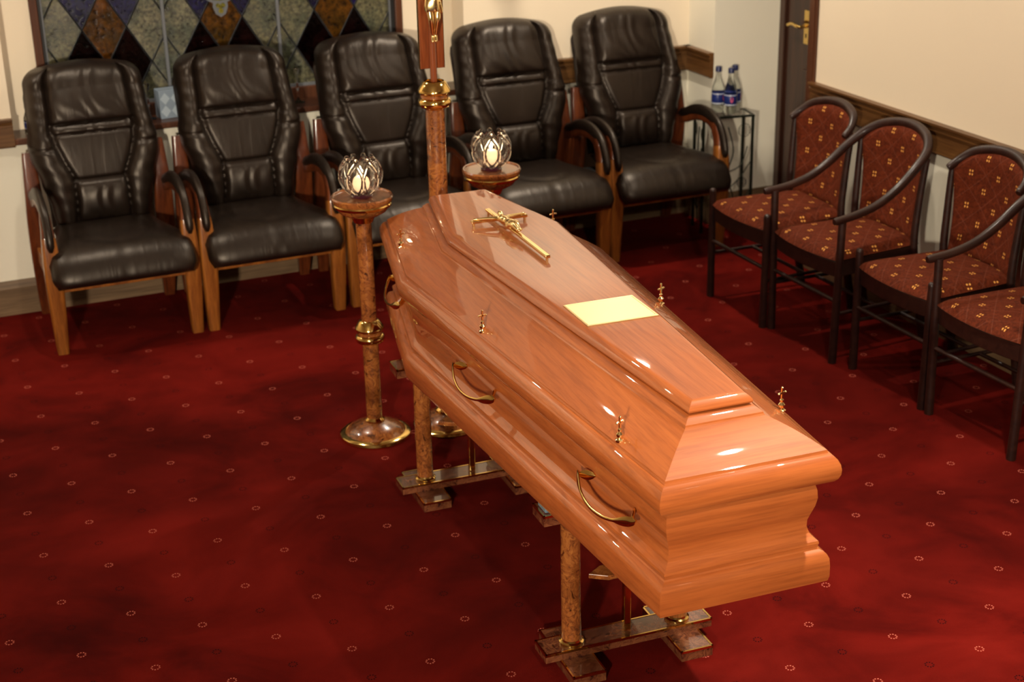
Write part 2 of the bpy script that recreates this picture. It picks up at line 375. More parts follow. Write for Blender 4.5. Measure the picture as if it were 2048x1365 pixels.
def dado(name, p0, p1, nrm, mat, z0=0.735, z1=DZ):
    """moulded rail between two floor points; nrm points into the room"""
    p0, p1, nrm = Vector((*p0, 0)), Vector((*p1, 0)), Vector((*nrm, 0))
    H = z1-z0
    prof = [(0, 0), (0.018, 0), (0.022, 0.006), (0.020, H*0.72), (0.027, H*0.74), (0.027, H*0.80), (0.022, H*0.83), (0.024, H*0.90), (0.034, H*0.93), (0.034, H), (0, H)]
    bm = bmesh.new(); R = []
    for p in (p0, p1): R.append([bm.verts.new(p+nrm*d+Vector((0, 0, z0+z))) for d, z in prof])
    n = len(prof)
    for i in range(n): bm.faces.new([R[0][i], R[0][(i+1) % n], R[1][(i+1) % n], R[1][i]])
    bm.faces.new(R[0]); bm.faces.new(R[1][::-1])
    return struct(mesh(name, bm, mat, smooth=False))
dado('trim_1', (XL, YB), (REC_L, YB), (0, -1), M['dado'])
dado('trim_2', (REC_R, YB), (PX, YB), (0, -1), M['dado'])
dado('trim_3', (PX, YB), (PX, PY-0.0), (-1, 0), M['dado_y'])
dado('trim_4', (XR, YF), (XR, RE+0.012), (-1, 0), M['dado_y'])
def skirt(name, p0, p1, nrm, mat):
    p0, p1, nrm = Vector((*p0, 0)), Vector((*p1, 0)), Vector((*nrm, 0))
    prof = [(0, 0), (0.018, 0), (0.018, 0.12), (0.012, 0.135), (0.008, 0.152), (0, 0.152)]
    bm = bmesh.new(); R = [[bm.verts.new(p+nrm*d+Vector((0, 0, z))) for d, z in prof] for p in (p0, p1)]
    n = len(prof)
    for i in range(n): bm.faces.new([R[0][i], R[0][(i+1) % n], R[1][(i+1) % n], R[1][i]])
    bm.faces.new(R[0]); bm.faces.new(R[1][::-1])
    return struct(mesh(name, bm, mat, smooth=False))
skirt('baseboard_back', (XL, YB), (PX, YB), (0, -1), M['skirting'])
skirt('baseboard_pillar', (PX, YB), (PX, PY), (-1, 0), M['skirting_y'])
skirt('baseboard_alcove', (PX, PY), (DX, PY), (0, -1), M['skirting'])
skirt('baseboard_right', (XR, YF), (XR, RE), (-1, 0), M['skirting_y'])
skirt('baseboard_left', (XL, YF), (XL, YB), (1, 0), M['skirting_y'])
# architrave on the end of the right wall, and the alcove door
bm = B(XR-0.012, XR+0.05, RE, RE+0.05, 0, 2.15); box(bm, XR-0.018, XR-0.004, RE+0.012, RE+0.05, 0, 2.15)
struct(mesh('trim_5', bm, M['framewood'], smooth=False, bevel=0.003))
door = struct(empty('door_1', (DX, 0.55, 0)))
def yz_panel(bm, x0, x1, y0, y1, z0, z1): return box(bm, x0, x1, y0, y1, z0, z1)
bm = bmesh.new(); yz_panel(bm, -0.035, 0.0, -0.36, 0.36, 0.0, 2.05); mesh('door_leaf', bm, M['doorwood'], door, smooth=False, bevel=0.003)
bm = bmesh.new()
for (ya, yb_, za, zb) in ((-0.24, -0.03, 0.20, 0.78), (0.05, 0.20, 0.20, 0.78), (-0.24, -0.03, 1.15, 1.9), (0.05, 0.20, 1.15, 1.9)): yz_panel(bm, -0.045, -0.030, ya, yb_, za, zb)
mesh('raised_panel', bm, M['doorwood'], door, smooth=False, bevel=0.006)
bm = bmesh.new(); yz_panel(bm, -0.05, 0, 0.36, 0.405, 0, 2.12); yz_panel(bm, -0.05, 0, -0.42, -0.36, 0, 2.12); yz_panel(bm, -0.05, 0, -0.42, 0.405, 2.05, 2.12)
mesh('door_frame', bm, M['doorwood'], door, smooth=False, bevel=0.004)
HY, HZ = 0.185, 0.985
bm = bmesh.new(); yz_panel(bm, -0.041, -0.034, HY-0.022, HY+0.022, HZ-0.085, HZ+0.075)
hp = mesh('door_handle', bm, M['brass'], door, smooth=False, bevel=0.004)
hl = sweep(smooth_path([(-0.04, HY, HZ), (-0.075, HY, HZ), (-0.085, HY+0.02, HZ+0.004), (-0.083, HY+0.06, HZ+0.008), (-0.080, HY+0.10, HZ-0.004)], 5), 0.007, 0.008, (0, 0, 1), 10)
mesh('lever', hl, M['brass'], hp)
mesh('keyhole', B(-0.0425, -0.0405, HY-0.004, HY+0.004, HZ-0.055, HZ-0.035), M['black'], hp, smooth=False)

# window with stained glass
win = struct(empty('window_1', (-0.5735, YW, SILL)))
WX = -0.5735
def wloc(bm): bmesh.ops.translate(bm, verts=bm.verts, vec=(-WX, -YW, -SILL)); return bm
bm = bmesh.new(); X0, X1, ZT = -1.400, 0.253, 2.15
box(bm, X0, X0+0.034, YW-0.012, YW+0.09, SILL, ZT); box(bm, X1-0.034, X1, YW-0.012, YW+0.09, SILL, ZT)
box(bm, X0, X1, YW-0.010, YW+0.09, SILL-0.005, SILL+0.05); box(bm, X0, X1, YW-0.012, YW+0.09, ZT-0.05, ZT)
mesh('window_frame', wloc(bm), M['framewood'], win, smooth=False, bevel=0.003)
bm = bmesh.new()
box(bm, X0+0.034, X0+0.048, YW+0.005, YW+0.06, SILL+0.05, ZT-0.05); box(bm, X1-0.052, X1-0.034, YW+0.005, YW+0.06, SILL+0.05, ZT-0.05)  # black strips stand in for the shade in the rebate gap
mesh('rebate_gap_shade', wloc(bm), M['black'], win, smooth=False)
GL = [m_glass_tint('clear_textured_glass', (0.115, 0.118, 0.07, 1), 0.55, 0.22, mottle=75, gloss=0.5),
      m_glass_tint('amber_glass', (0.15, 0.056, 0.005, 1), 0.5, 0.2, mottle=40),
      m_glass_tint('blue_glass', (0.006, 0.004, 0.085, 1), 0.4, 0.2, mottle=60),
      m_glass_tint('dark_maroon_glass', (0.012, 0.003, 0.003, 1), 0.3, 0.15, mottle=30, gloss=0.12),
      m_glass_tint('yellow_green_glass', (0.20, 0.19, 0.03, 1), 0.5, 0.2, mottle=70)]
def clip(poly, x0, x1, z0, z1):
    def cut(P, f, inter):
        out = []
        for i in range(len(P)):
            a, b = P[i-1], P[i]
            if f(b):
                if not f(a): out.append(inter(a, b))
                out.append(b)
            elif f(a): out.append(inter(a, b))
        return out
    def ix(X): return lambda a, b: (X, a[1]+(b[1]-a[1])*(X-a[0])/(b[0]-a[0]))
    def iz(Z): return lambda a, b: (a[0]+(b[0]-a[0])*(Z-a[1])/(b[1]-a[1]), Z)
    for f, g in ((lambda p: p[0] >= x0, ix(x0)), (lambda p: p[0] <= x1, ix(x1)), (lambda p: p[1] >= z0, iz(z0)), (lambda p: p[1] <= z1, iz(z1))):
        if poly: poly = cut(poly, f, g)
    return poly
A_, H_, ZN = 0.0948, 0.160, 1.163
edges_x = [(-1.352, -0.842), (-0.842, -0.330), (-0.330, 0.201)]
for pi_, (x0, x1) in enumerate(edges_x):
    c = (x0+x1)/2; zb, zt = SILL+0.05, ZT-0.05
    bm = bmesh.new(); lead = bmesh.new()
    for j in range(-3, 8):
        for i in range(-4, 5):
            if (i+j) % 2: continue
            cx, cz = c+i*A_, ZN+j*H_
            P = clip([(cx-A_, cz), (cx, cz-H_), (cx+A_, cz), (cx, cz+H_)], x0, x1, zb, zt)
            if len(P) < 3: continue
            jj = j % 4
            if jj == 0: m_ = 1 if i == 0 else 0
            elif jj == 1: m_ = 2 if abs(i) == 1 else 0
            elif jj == 3: m_ = 3 if abs(i) == 1 else 0
            else: m_ = 0
            vs = [bm.verts.new((x, YW+0.02, z)) for x, z in P]; vs2 = [bm.verts.new((x, YW+0.024, z)) for x, z in P]
            bm.faces.new(vs).material_index = m_; bm.faces.new(vs2[::-1]).material_index = m_
            for k in range(len(P)):
                bm.faces.new([vs[k], vs[(k+1) % len(P)], vs2[(k+1) % len(P)], vs2[k]]).material_index = m_
                a, b = P[k], P[(k+1) % len(P)]
                if abs(a[0]-b[0]) > 1e-4 and abs(a[1]-b[1]) > 1e-4:
                    tube((a[0], YW+0.017, a[1]), (b[0], YW+0.017, b[1]), 0.0034, 6, lead)
    mesh('glass_pane', wloc(bm), GL, win, smooth=False)
    for xx in ((x0, x1) if pi_ == 2 else (x0,)): box(lead, xx-0.0065, xx+0.0065, YW+0.006, YW+0.022, zb, zt)
    box(lead, x0+.0066, x1-.0066, YW+0.008, YW+0.022, zb, zb+0.012)
    mesh('lead_came', wloc(lead), M['lead'], win, smooth=False)
c = -0.586; bm = bmesh.new()
def disc_y(bm, cx, cz, y, pts, mat, dep=0.006):
    a = [bm.verts.new((cx+x, y, cz+z)) for x, z in pts]; b = [bm.verts.new((cx+x, y+dep, cz+z)) for x, z in pts]
    bm.faces.new(a).material_index = mat; bm.faces.new(b[::-1]).material_index = mat; n = len(pts)
    for k in range(n): bm.faces.new([a[k], a[(k+1) % n], b[(k+1) % n], b[k]]).material_index = mat
circ = lambda r, n=32: [(r*math.cos(2*PI*k/n), r*math.sin(2*PI*k/n)) for k in range(n)]
disc_y(bm, c, 1.325, YW+0.010, circ(0.098), 1); disc_y(bm, c, 1.325, YW+0.006, circ(0.084), 0); disc_y(bm, c, 1.325, YW+0.003, circ(0.058), 1)
sh = [(-0.030, 0.034), (-0.034, 0.005), (-0.022, -0.026), (0, -0.040), (0.022, -0.026), (0.034, 0.005), (0.030, 0.034)]
disc_y(bm, c, 1.208, YW+0.009, sh, 1)
for (x, z, r) in ((-0.011, 0.012, 0.010), (0.011, 0.012, 0.010), (0, -0.012, 0.011), (0, 0.004, 0.008)): disc_y(bm, c+x, 1.208+z, YW+0.004, circ(r, 14), 0)
mesh('medallion', wloc(bm), [GL[4], M['lead']], win, smooth=False)
bm = B(REC_L, REC_R, YB-0.030, YW-0.004, SILL-0.032, SILL-0.004)
struct(mesh('trim_6', bm, M['framewood'], smooth=False, bevel=0.006))
# the yard lamp outside, behind the coloured glass
lamp_light('yard_lamp_light', 'AREA', (-0.9, 3.4, 2.0), 26, 1.2, (1.0, 0.85, 0.62), (math.radians(-80), 0, 0))

# ceiling lamps (fittings that carry the lights)
for i, (x, y) in enumerate(CEIL_LAMPS):
    if i == 0:
        L0 = empty('ceiling_lamp', (x, y, ZC))
        mesh('lamp_ring', lathe([(0.042, -0.001), (0.060, -0.001), (0.062, -0.008), (0.056, -0.012), (0.042, -0.010), (0.042, -0.001)], 32), M['brass'], L0)
        mesh('lamp_glass', lathe([(0, -0.005), (0.037, -0.005), (0.041, -0.002), (0.0, -0.0015)], 32), M['lamp'], L0)
        c = L0
    else: c = copy_tree(L0); c.location = (x, y, ZC)
    tag(c, 'round brass rimmed ceiling downlight glowing warm white', 'ceiling lamp', 'ceiling downlights')

# ------------------------------------------------------------------ coffin
TH = -0.051271
COF = (-0.3647, -0.7654); CZ = 0.4834
cof = empty('coffin', (COF[0], COF[1], CZ), math.atan2(-math.cos(TH), math.sin(TH)))
WH, WS, WF, SH, LN = 0.2182, 0.3274, 0.2112, 0.5813, 2.12
def hexa(d):
    pts = [Vector(p) for p in ((0, WH), (SH, WS), (LN, WF), (LN, -WF), (SH, -WS), (0, -WH))]
    c = Vector((1.0, 0)); L = []
    for i in range(6):
        a, b = pts[i], pts[(i+1) % 6]; t = (b-a).normalized(); n = Vector((t.y, -t.x))
        if n.dot((a+b)/2-c) < 0: n = -n
        L.append((n, n.dot(a)+d))
    out = []
    for i in range(6):
        (n1, c1), (n2, c2) = L[i-1], L[i]; det = n1.x*n2.y-n1.y*n2.x
        out.append(Vector(((c1*n2.y-c2*n1.y)/det, (n1.x*c2-n2.x*c1)/det)))
    return out
def stack(prof, cap0=True, cap1=True):
    bm = bmesh.new(); R = []
    for z, d in prof: R.append([bm.verts.new((p.x, p.y, z-CZ)) for p in hexa(d)])
    for a, b in zip(R, R[1:]):
        for i in range(6):
            f = bm.faces.new([a[i], a[(i+1) % 6], b[(i+1) % 6], b[i]]); f.material_index = 1 if i in (2, 5) else 0
    if cap0: bm.faces.new(R[0])
    if cap1: bm.faces.new(R[-1])
    return bm
WM = [M['coffin_long'], M['coffin_cross']]
mesh('base', stack([(.4834, -.006), (.486, .002), (.498, .005), (.525, .005), (.545, .003), (.555, -.002), (.561, -.009), (.5635, -.016), (.567, -.0185),
    (.572, -.018), (.578, -.016), (.584, -.0175), (.589, -.024), (.600, -.034), (.6157, -.039), (.632, -.0385), (.650, -.033), (.672, -.026), (.692, -.0225), (.712, -.024), (.728, -.029), (.7374, -.034)]), WM, cof, angle=24)
mesh('lid', stack([(.7376, -.032), (.7380, -.008), (.742, .003), (.750, .010), (.762, .0142), (.774, .0148), (.786, .0125), (.797, .007), (.805, -.0005), (.8085, -.006), (.8095, -.0095),
    (.8115, -.0105), (.8165, -.0115), (0.81800, -0.01400), (0.82703, -0.02683), (0.83550, -0.03965), (0.84341, -0.05247), (0.85075, -0.06530), (0.85753, -0.07812), (0.86375, -0.09095), (0.86941, -0.10377), (0.87450, -0.11660), (.8755, -.1190), (.8785, -.1215), (.8825, -.1225), (.8868, -.1275), (.892, -.134), (.8955, -.142), (.8968, -.153)]), WM, cof, angle=24)
mesh('lid_panel', stack([(.8968, -.153), (.8985, -.1455), (.9012, -.1415), (.905, -.1405), (.910, -.1425), (.916, -.1475), (.921, -.1535), (.924, -.160), (.9247, -.166)], False, True), WM, cof, angle=24)
TOPZ = .9247-CZ
# name plate
bm = bmesh.new()
R = []
for z, e in ((0, 0), (.0025, 0), (.0042, -.003), (.0042, -.006), (.003, -.0075), (.003, -.0085)):
    R.append([bm.verts.new((x, y, TOPZ+z)) for x, y in ((1.288-e, -.099-e), (1.452+e, -.099-e), (1.452+e, .099+e), (1.288-e, .099+e))])
for a, b in zip(R, R[1:]):
    for i in range(4): bm.faces.new([a[i], a[(i+1) % 4], b[(i+1) % 4], b[i]])
bm.faces.new(R[-1]); bm.faces.new(R[0])
np_ = mesh('name_plate', bm, M['pale_gold'], cof, smooth=False); np_['label'] = 'blank pale gold name plate'

def corpus(name, parent, H, mat, thick=1.0):
    """cast figure with raised arms, feet crossed; z up, front is -y; hands at z=0 level, H head-to-foot height"""
    h = H
    J = {'pel': (0, -.04*h, -.50*h, .062), 'wai': (0.005*h, -.035*h, -.40*h, .052), 'che': (0, -.045*h, -.24*h, .070), 'nec': (0.005*h, -.05*h, -.13*h, .030),
         'hd0': (.015*h, -.065*h, -.075*h, .042), 'hd1': (.018*h, -.075*h, .0*h, .048), 'hd2': (.02*h, -.07*h, .045*h, .032),
         'ls': (-.10*h, -.045*h, -.155*h, .036), 'rs': (.10*h, -.045*h, -.155*h, .036), 'le': (-.26*h, -.035*h, -.07*h, .026), 're': (.26*h, -.035*h, -.07*h, .026),
         'lw': (-.40*h, -.02*h, .0, .018), 'rw': (.40*h, -.02*h, .0, .018), 'lh': (-.455*h, -.018*h, .015*h, .018), 'rh': (.455*h, -.018*h, .015*h, .018),
         'lhip': (-.05*h, -.045*h, -.55*h, .050), 'rhip': (.05*h, -.045*h, -.55*h, .050), 'lk': (-.035*h, -.09*h, -.72*h, .036), 'rk': (.045*h, -.09*h, -.71*h, .036),
         'la': (-.01*h, -.04*h, -.92*h, .022), 'ra': (.02*h, -.045*h, -.92*h, .022), 'lf': (-.02*h, -.075*h, -1.0*h, .020), 'rf': (.015*h, -.09*h, -.995*h, .020)}
    E_ = [('pel', 'wai'), ('wai', 'che'), ('che', 'nec'), ('nec', 'hd0'), ('hd0', 'hd1'), ('hd1', 'hd2'), ('che', 'ls'), ('che', 'rs'), ('ls', 'le'), ('le', 'lw'), ('lw', 'lh'), ('rs', 're'), ('re', 'rw'), ('rw', 'rh'),
          ('pel', 'lhip'), ('pel', 'rhip'), ('lhip', 'lk'), ('lk', 'la'), ('la', 'lf'), ('rhip', 'rk'), ('rk', 'ra'), ('ra', 'rf')]
    me = bpy.data.meshes.new(name); ks = list(J)
    me.from_pydata([J[k][:3] for k in ks], [(ks.index(a), ks.index(b)) for a, b in E_], [])
    o = bpy.data.objects.new(name, me); link(o, parent); me.materials.append(mat)
    sk = o.modifiers.new('skin', 'SKIN'); sk.use_smooth_shade = True
    for i, k in enumerate(ks):
        r = J[k][3]*h*thick; me.skin_vertices[0].data[i].radius = (r, r)
    me.skin_vertices[0].data[0].use_root = True
    s = o.modifiers.new('sub', 'SUBSURF'); s.levels = 2; s.render_levels = 2
    # loincloth wrapped round the hips, crown of thorns
    bm = bmesh.new(); n = 22; R = []
    for z, rx, ry in ((-.44, .072, .062), (-.47, .085, .075), (-.53, .105, .082), (-.58, .108, .082), (-.63, .098, .080), (-.635, .085, .070)):
        R.append([bm.verts.new((rx*h*math.cos(2*PI*i/n)*(1+.07*math.sin(5*2*PI*i/n+z*20)), -.045*h+ry*h*math.sin(2*PI*i/n)*(1+.07*math.sin(4*2*PI*i/n)), z*h+.008*h*math.sin(3*2*PI*i/n))) for i in range(n)])
    for a, b in zip(R, R[1:]):
        for i in range(n): bm.faces.new([a[i], a[(i+1) % n], b[(i+1) % n], b[i]])
    bm.faces.new(R[0]); bm.faces.new(R[-1][::-1])
    tube((.07*h, -.10*h, -.50*h), (.10*h, -.09*h, -.68*h), .018*h, 8, bm, 0, .026*h)
    mesh('loincloth', bm, mat, parent, sub=1)
    return o

def crucifix_mesh(zt, zb, xa, w, t):
    bm = bmesh.new(); box(bm, -w, w, -t, 0, zb, zt)
    box(bm, -xa, xa, -t, 0, -w, w); return bm
cr = mesh('crucifix', crucifix_mesh(.107, -.401, .0905, .0078, .009), M['gold'], cof, smooth=False, bevel=.002)
cr.matrix_local = Matrix(((0, 0, -1, .535), (1, 0, 0, 0), (0, -1, 0, TOPZ+.010), (0, 0, 0, 1)))
cr['label'] = 'bright gold crucifix lying on the lid'
for (x, z) in ((-.083, 0), (.083, 0), (0, .098), (0, -.392)): mesh('stand_off', tube((x, 0, z), (x, .0102, z), .004, 10), M['gold'], cr)
cg = bpy.data.objects.new('figure', None); link(cg, cr); cg.location = (0, -.008, -.005)
corpus('figure', cr, .185, M['gold'], 1.12).location = (0, -.008, .0)
for ch in list(cr.children):
    if ch.name.startswith('loincloth'): ch.location = (0, -.008, 0)
bpy.data.objects.remove(cg)

# small cross thumbscrews round the lid
def screw_bm():
    bm = lathe([(0, -.004), (.010, -.004), (.0105, .001), (.007, .003), (.0062, .006), (.0085, .011), (.0085, .015), (.005, .019), (.0035, .021), (.0048, .024), (.0048, .027), (.0025, .030), (0, .030)], 18)
    box(bm, -.0022, .0022, -.0016, .0016, .029, .058); box(bm, -.0115, .0115, -.0016, .0016, .0420, .0462)
    for (x, z) in ((-.0115, .0441), (.0115, .0441), (0, .0582)):
        lathe([(0, -.0030), (.0030, 0), (0, .0030)], 8, bm, 0, (x, 0, z))
    return bm
S0 = None
for u, v in ((.335, -.257), (1.12, -.265), (1.89, -.2085), (.335, .257), (1.12, .265), (1.89, .2085)):
    if S0 is None: s = S0 = mesh('thumbscrew', screw_bm(), M['gold'], cof, smooth=True)
    else: s = S0.copy(); link(s, cof)
    s.location = (u, v, .822-CZ); s.rotation_euler = (0, 0, math.radians(90+22)+random.uniform(-.25, .25))
S0['label'] = 'gold thumbscrew topped by a small cross'

# bow handles on the body
def handle(u, side, seg='long'):
    v = side
    if seg == 'long': a, b = Vector((SH, WS*v)), Vector((LN, WF*v))
    else: a, b = Vector((0, WH*v)), Vector((SH, WS*v))
    t = (b-a).normalized(); n = Vector((-t.y, t.x))*(1 if v > 0 else -1)
    if n.y*v < 0: n = -n
    k = (u-a.x)/(b.x-a.x); c = a+(b-a)*k
    P = lambda s, d, z: Vector((c.x+t.x*s+n.x*d, c.y+t.y*s+n.y*d, z-CZ))
    path = smooth_path([P(-.143, -.002, .672), P(-.125, .008, .664), P(-.090, .020, .652), P(-.045, .029, .642), P(.0, .032, .639), P(.045, .029, .642), P(.090, .020, .652), P(.125, .008, .664), P(.143, -.002, .672)], 7)
    N = len(path); wv = []; hv = []
    for i in range(N):
        s = abs(2*i/(N-1)-1); wv.append(.0045+.0080*math.sin(PI*min(1, max(0, (s-.45)/.55)))**1.0-(.0035*max(0, (s-.9)/.1))); hv.append(.0034)
    bm = sweep(path, wv, hv, (n.x, n.y, 0), 12)
    # pointed leaf where each end meets the wood
    for s in (-1, 1):
        lf = smooth_path([P(s*.132, .003, .668), P(s*.120, -.006, .670), P(s*.106, -.016, .672), P(s*.094, -.026, .674)], 4)
        m = len(lf); sweep(lf, [max(.0012, .013*math.sin(PI*(i+.6)/(m+.2))) for i in range(m)], .004, (n.x, n.y, 0), 10, bm=bm)
    o = mesh('handle', bm, M['brass'], cof); o['label'] = 'curved brass bow handle'
for sd in (-1, 1):
    handle(1.095, sd); handle(1.86, sd); handle(.30, sd, 'head')
tag(cof, 'glossy orange-brown wooden coffin with raised panelled lid resting on two low trestles', 'coffin')

# ------------------------------------------------------------------ trestles
def trestle(fl, label, px=.19):
    th = TH; bx, by = math.cos(th), math.sin(th)
    c = (fl[0]+bx*.245-by*.04, fl[1]+by*.245+bx*.04, 0)
    t = empty('coffin_trestle', c, th)
    def plate(name, x0, x1, y0, y1, z0, z1, parent=t, mat=None):
        """burl plate framed by a brass edge strip"""
        o = mesh(name, B(x0+.0012, x1-.0012, y0+.0012, y1-.0012, z0, z1), mat or M['burl_dark'], parent, smooth=False)
        bm = bmesh.new()
        for (a0, a1, b0, b1) in ((x0, x1, y0, y0+.005), (x0, x1, y1-.005, y1), (x0, x0+.005, y0, y1), (x1-.005, x1, y0, y1)): box(bm, a0, a1, b0, b1, z1-.006, z1+.0010)
        mesh('brass_edge', bm, M['brass'], o, smooth=False); return o
    for sx in (-.155, .157): plate('foot', sx-.047, sx+.047, -.128, .122, 0, .03)
    plate('base_beam', -.245, .245, -.041, .041, .03, .055)
    for sx in (-.155, .157):
        col = mesh('column', tube((sx, 0, .055), (sx, 0, .438), .0268, 32), M['burl'], t, angle=50)
        mesh('collar', lathe([(.0272, 0), (.034, 0), (.034, .006), (.029, .009), (.0275, .014), (.0272, .014)], 32, None, 0, (sx, 0, .0555)), M['brass'], col)
        mesh('collar', lathe([(.0272, 0), (.031, 0), (.031, .008), (.0272, .008)], 32, None, 0, (sx, 0, .430)), M['brass'], col)
    cp = mesh('centre_post', B(-.004, .016, -.010, .010, .055, .438), M['brass'], t, smooth=False, bevel=.003)
    bm = bmesh.new(); v = [bm.verts.new(p) for p in ((-.105, 0, .236), (-.06, -.03, .236), (.0, -.03, .236), (.0, .03, .236), (-.06, .03, .236))]
    f = bm.faces.new(v); r = bmesh.ops.extrude_face_region(bm, geom=[f]); bmesh.ops.translate(bm, verts=[g for g in r['geom'] if isinstance(g, bmesh.types.BMVert)], vec=(0, 0, .014))
    mesh('brace', bm, M['burl'], cp, smooth=False, bevel=.002)
    plate('top_beam', -.245, .245, -.041, .041, .438, .4675)
    for sx in (-px, px): mesh('rubber_pad', B(sx-.045, sx+.045, -.026, .026, .4683, .4834), M['pad'], t, smooth=False, bevel=.003)
    return tag(t, label, 'trestle', None)
trestle((-.708, -2.299), 'burl wood trestle with brass edges under the foot of the coffin, nearer the camera')
trestle((-.719, -1.218), 'burl wood trestle with brass edges under the head of the coffin, beside the candle stand', .14)

# ------------------------------------------------------------------ candle stands
def torus_prof(r, R, z, n=10):   # half circle bulge from z-r to z+r at radius R
    return [(R+r*math.cos(a), z+r*math.sin(a)) for a in [-PI/2+PI*i/n for i in range(n+1)]]
def knop(parent, z, R0, R1, H, name='brass_knop'):
    pr = [(R0, z), (R0+.004, z+.004)] + [(R1*.80+(R1*.20)*math.cos(a), z+H*.24+H*.16*math.sin(a)) for a in [-PI/2+PI*i/10 for i in range(11)]]
    pr += [(R1*.76, z+H*.44), (R1*.78, z+H*.54)] + [(R1*.80+(R1*.19)*math.cos(a), z+H*.64+H*.10*math.sin(a)) for a in [-PI/2+PI*.5*i/5 for i in range(6)]]
    pr += [(R1*.95, z+H*.72), (R1*.80, z+H*.86), (R0+.006, z+H*.96), (R0, z+H)]
    o = mesh(name, lathe(pr, 40), M['brass'], parent)
    mesh('wood_band', lathe([(R1*.77, z+H*.41), (R1*.86, z+H*.43), (R1*.86, z+H*.53), (R1*.77, z+H*.56)], 40), M['burl'], o)
    return o
def stand_base(parent, R):
    mesh('base', lathe([(0, .0), (R-.02, 0), (R-.02, .014), (R-.026, .022), (R-.034, .032), (R-.055, .043), (.05, .052), (.034, .058), (0, .058)], 56), M['burl'], parent)
    mesh('base_ring', lathe([(R-.022, 0), (R-.003, 0), (R, .005), (R-.002, .013), (R-.010, .018), (R-.020, .019), (R-.022, .016)], 56), M['brass'], parent)
def candle_stand(loc, label):
    t = empty('candle_stand', (loc[0], loc[1], 0)); stand_base(t, .127)
    mesh('lower_column', tube((0, 0, .058), (0, 0, .352), .0285, 36), M['burl'], t, angle=50)
    mesh('collar', lathe([(.0287, 0), (.036, 0), (.036, .005), (.031, .010), (.0287, .013)], 36, None, 0, (0, 0, .058)), M['brass'], t)
    knop(t, .350, .029, .0515, .088)
    mesh('upper_column', tube((0, 0, .436), (0, 0, .800), .0270, 36), M['burl'], t, angle=50)
    mesh('neck_ring', lathe([(.0272, .790), (.033, .792), (.036, .800), (.040, .808), (.042, .816), (.030, .818), (.0272, .818)], 40), M['brass'], t)
    d = mesh('dish', lathe([(0, .812), (.040, .814), (.060, .818), (.080, .830), (.092, .848), (.097, .862), (.1035, .870), (.1045, .880), (.101, .885), (.097, .884), (.094, .880), (0, .880)], 56), M['burl'], t)
    mesh('dish_ring', lathe([(.0955, .8475), (.0985, .851), (.0995, .857), (.0972, .861)], 56), M['brass'], d)
    return tag(t, label, 'candle stand', 'candle stands at the head of the coffin')
candle_stand((-.628, -.675), 'tall burl wood candle stand with brass rings, left of the coffin, base fully in view')
candle_stand((-.108, -.560), 'burl wood candle stand behind the coffin head, only its round dish in view')

def vigil(loc, label, ph):
    t = empty('vigil_lamp', loc)
    mesh('foot', lathe([(0, 0), (.036, 0), (.038, .004), (.034, .009), (.030, .013), (0, .013)], 36), M['purple'], t)
    zc, Rb = .075, .062
    def prof(a): return (Rb*math.cos(a), zc+Rb*math.sin(a))
    A0, A1 = math.radians(-68), math.radians(30)
    outer = [prof(A0+(A1-A0)*i/16) for i in range(17)]
    inner = [(r*.955, z+(.002 if i == 0 else 0)) for i, (r, z) in enumerate(outer)][::-1]
    bm = lathe([(0, .0135), (.022, .0135)]+outer+inner+[(0, .020)], 40)
    bowl = mesh('crystal_bowl', bm, M['crystal'], t, angle=60)
    bm = bmesh.new(); n = 8
    for k in range(n):
        f0 = 2*PI*k/n+ph
        for sg in (-1, 1):
            pts = []
            for i in range(15):
                s = i/14; a = math.radians(-66)+s*math.radians(116); f = f0+sg*.39*math.sin(PI*min(1, s*1.02))*1.0
                r = (Rb+.007)*math.cos(a); pts.append((r*math.cos(f), r*math.sin(f), zc+(Rb+.007)*math.sin(a)))
            sweep(pts, [.0078]*15, [.0062]*15, (0, 0, 1), 8, bm=bm)
        a = math.radians(50); r = (Rb+.007)*math.cos(a)
        lathe([(0, -.008), (.0065, -.0065), (.0092, 0), (.0065, .0065), (0, .0092)], 10, bm, 0, (r*math.cos(f0), r*math.sin(f0), zc+(Rb+.007)*math.sin(a)+.002))
    mesh('crystal_petal', bm, M['crystal'], bowl, angle=60)
    c = mesh('candle', lathe([(0, .021), (.018, .022), (.026, .032), (.029, .046), (.026, .060), (.018, .068), (.008, .070), (.0, .069)], 28), M['wax'], t)
    mesh('flame', lathe([(0, .070), (.0045, .075), (.0062, .083), (.0045, .093), (.0016, .101), (0, .105)], 14), M['flame'], c)
    return tag(t, label, 'candle lamp', 'crystal candle lamps')
vigil((-.628, -.675, .8802), 'lit crystal globe candle lamp on the left candle stand', .2)
vigil((-.108, -.560, .8802), 'lit crystal globe candle lamp on the candle stand behind the coffin', .45)
for (x, y) in ((-.628, -.675), (-.108, -.56)): lamp_light('candle_light', 'POINT', (x, y, .8802+.088), .55, .008, (1.0, .66, .32))

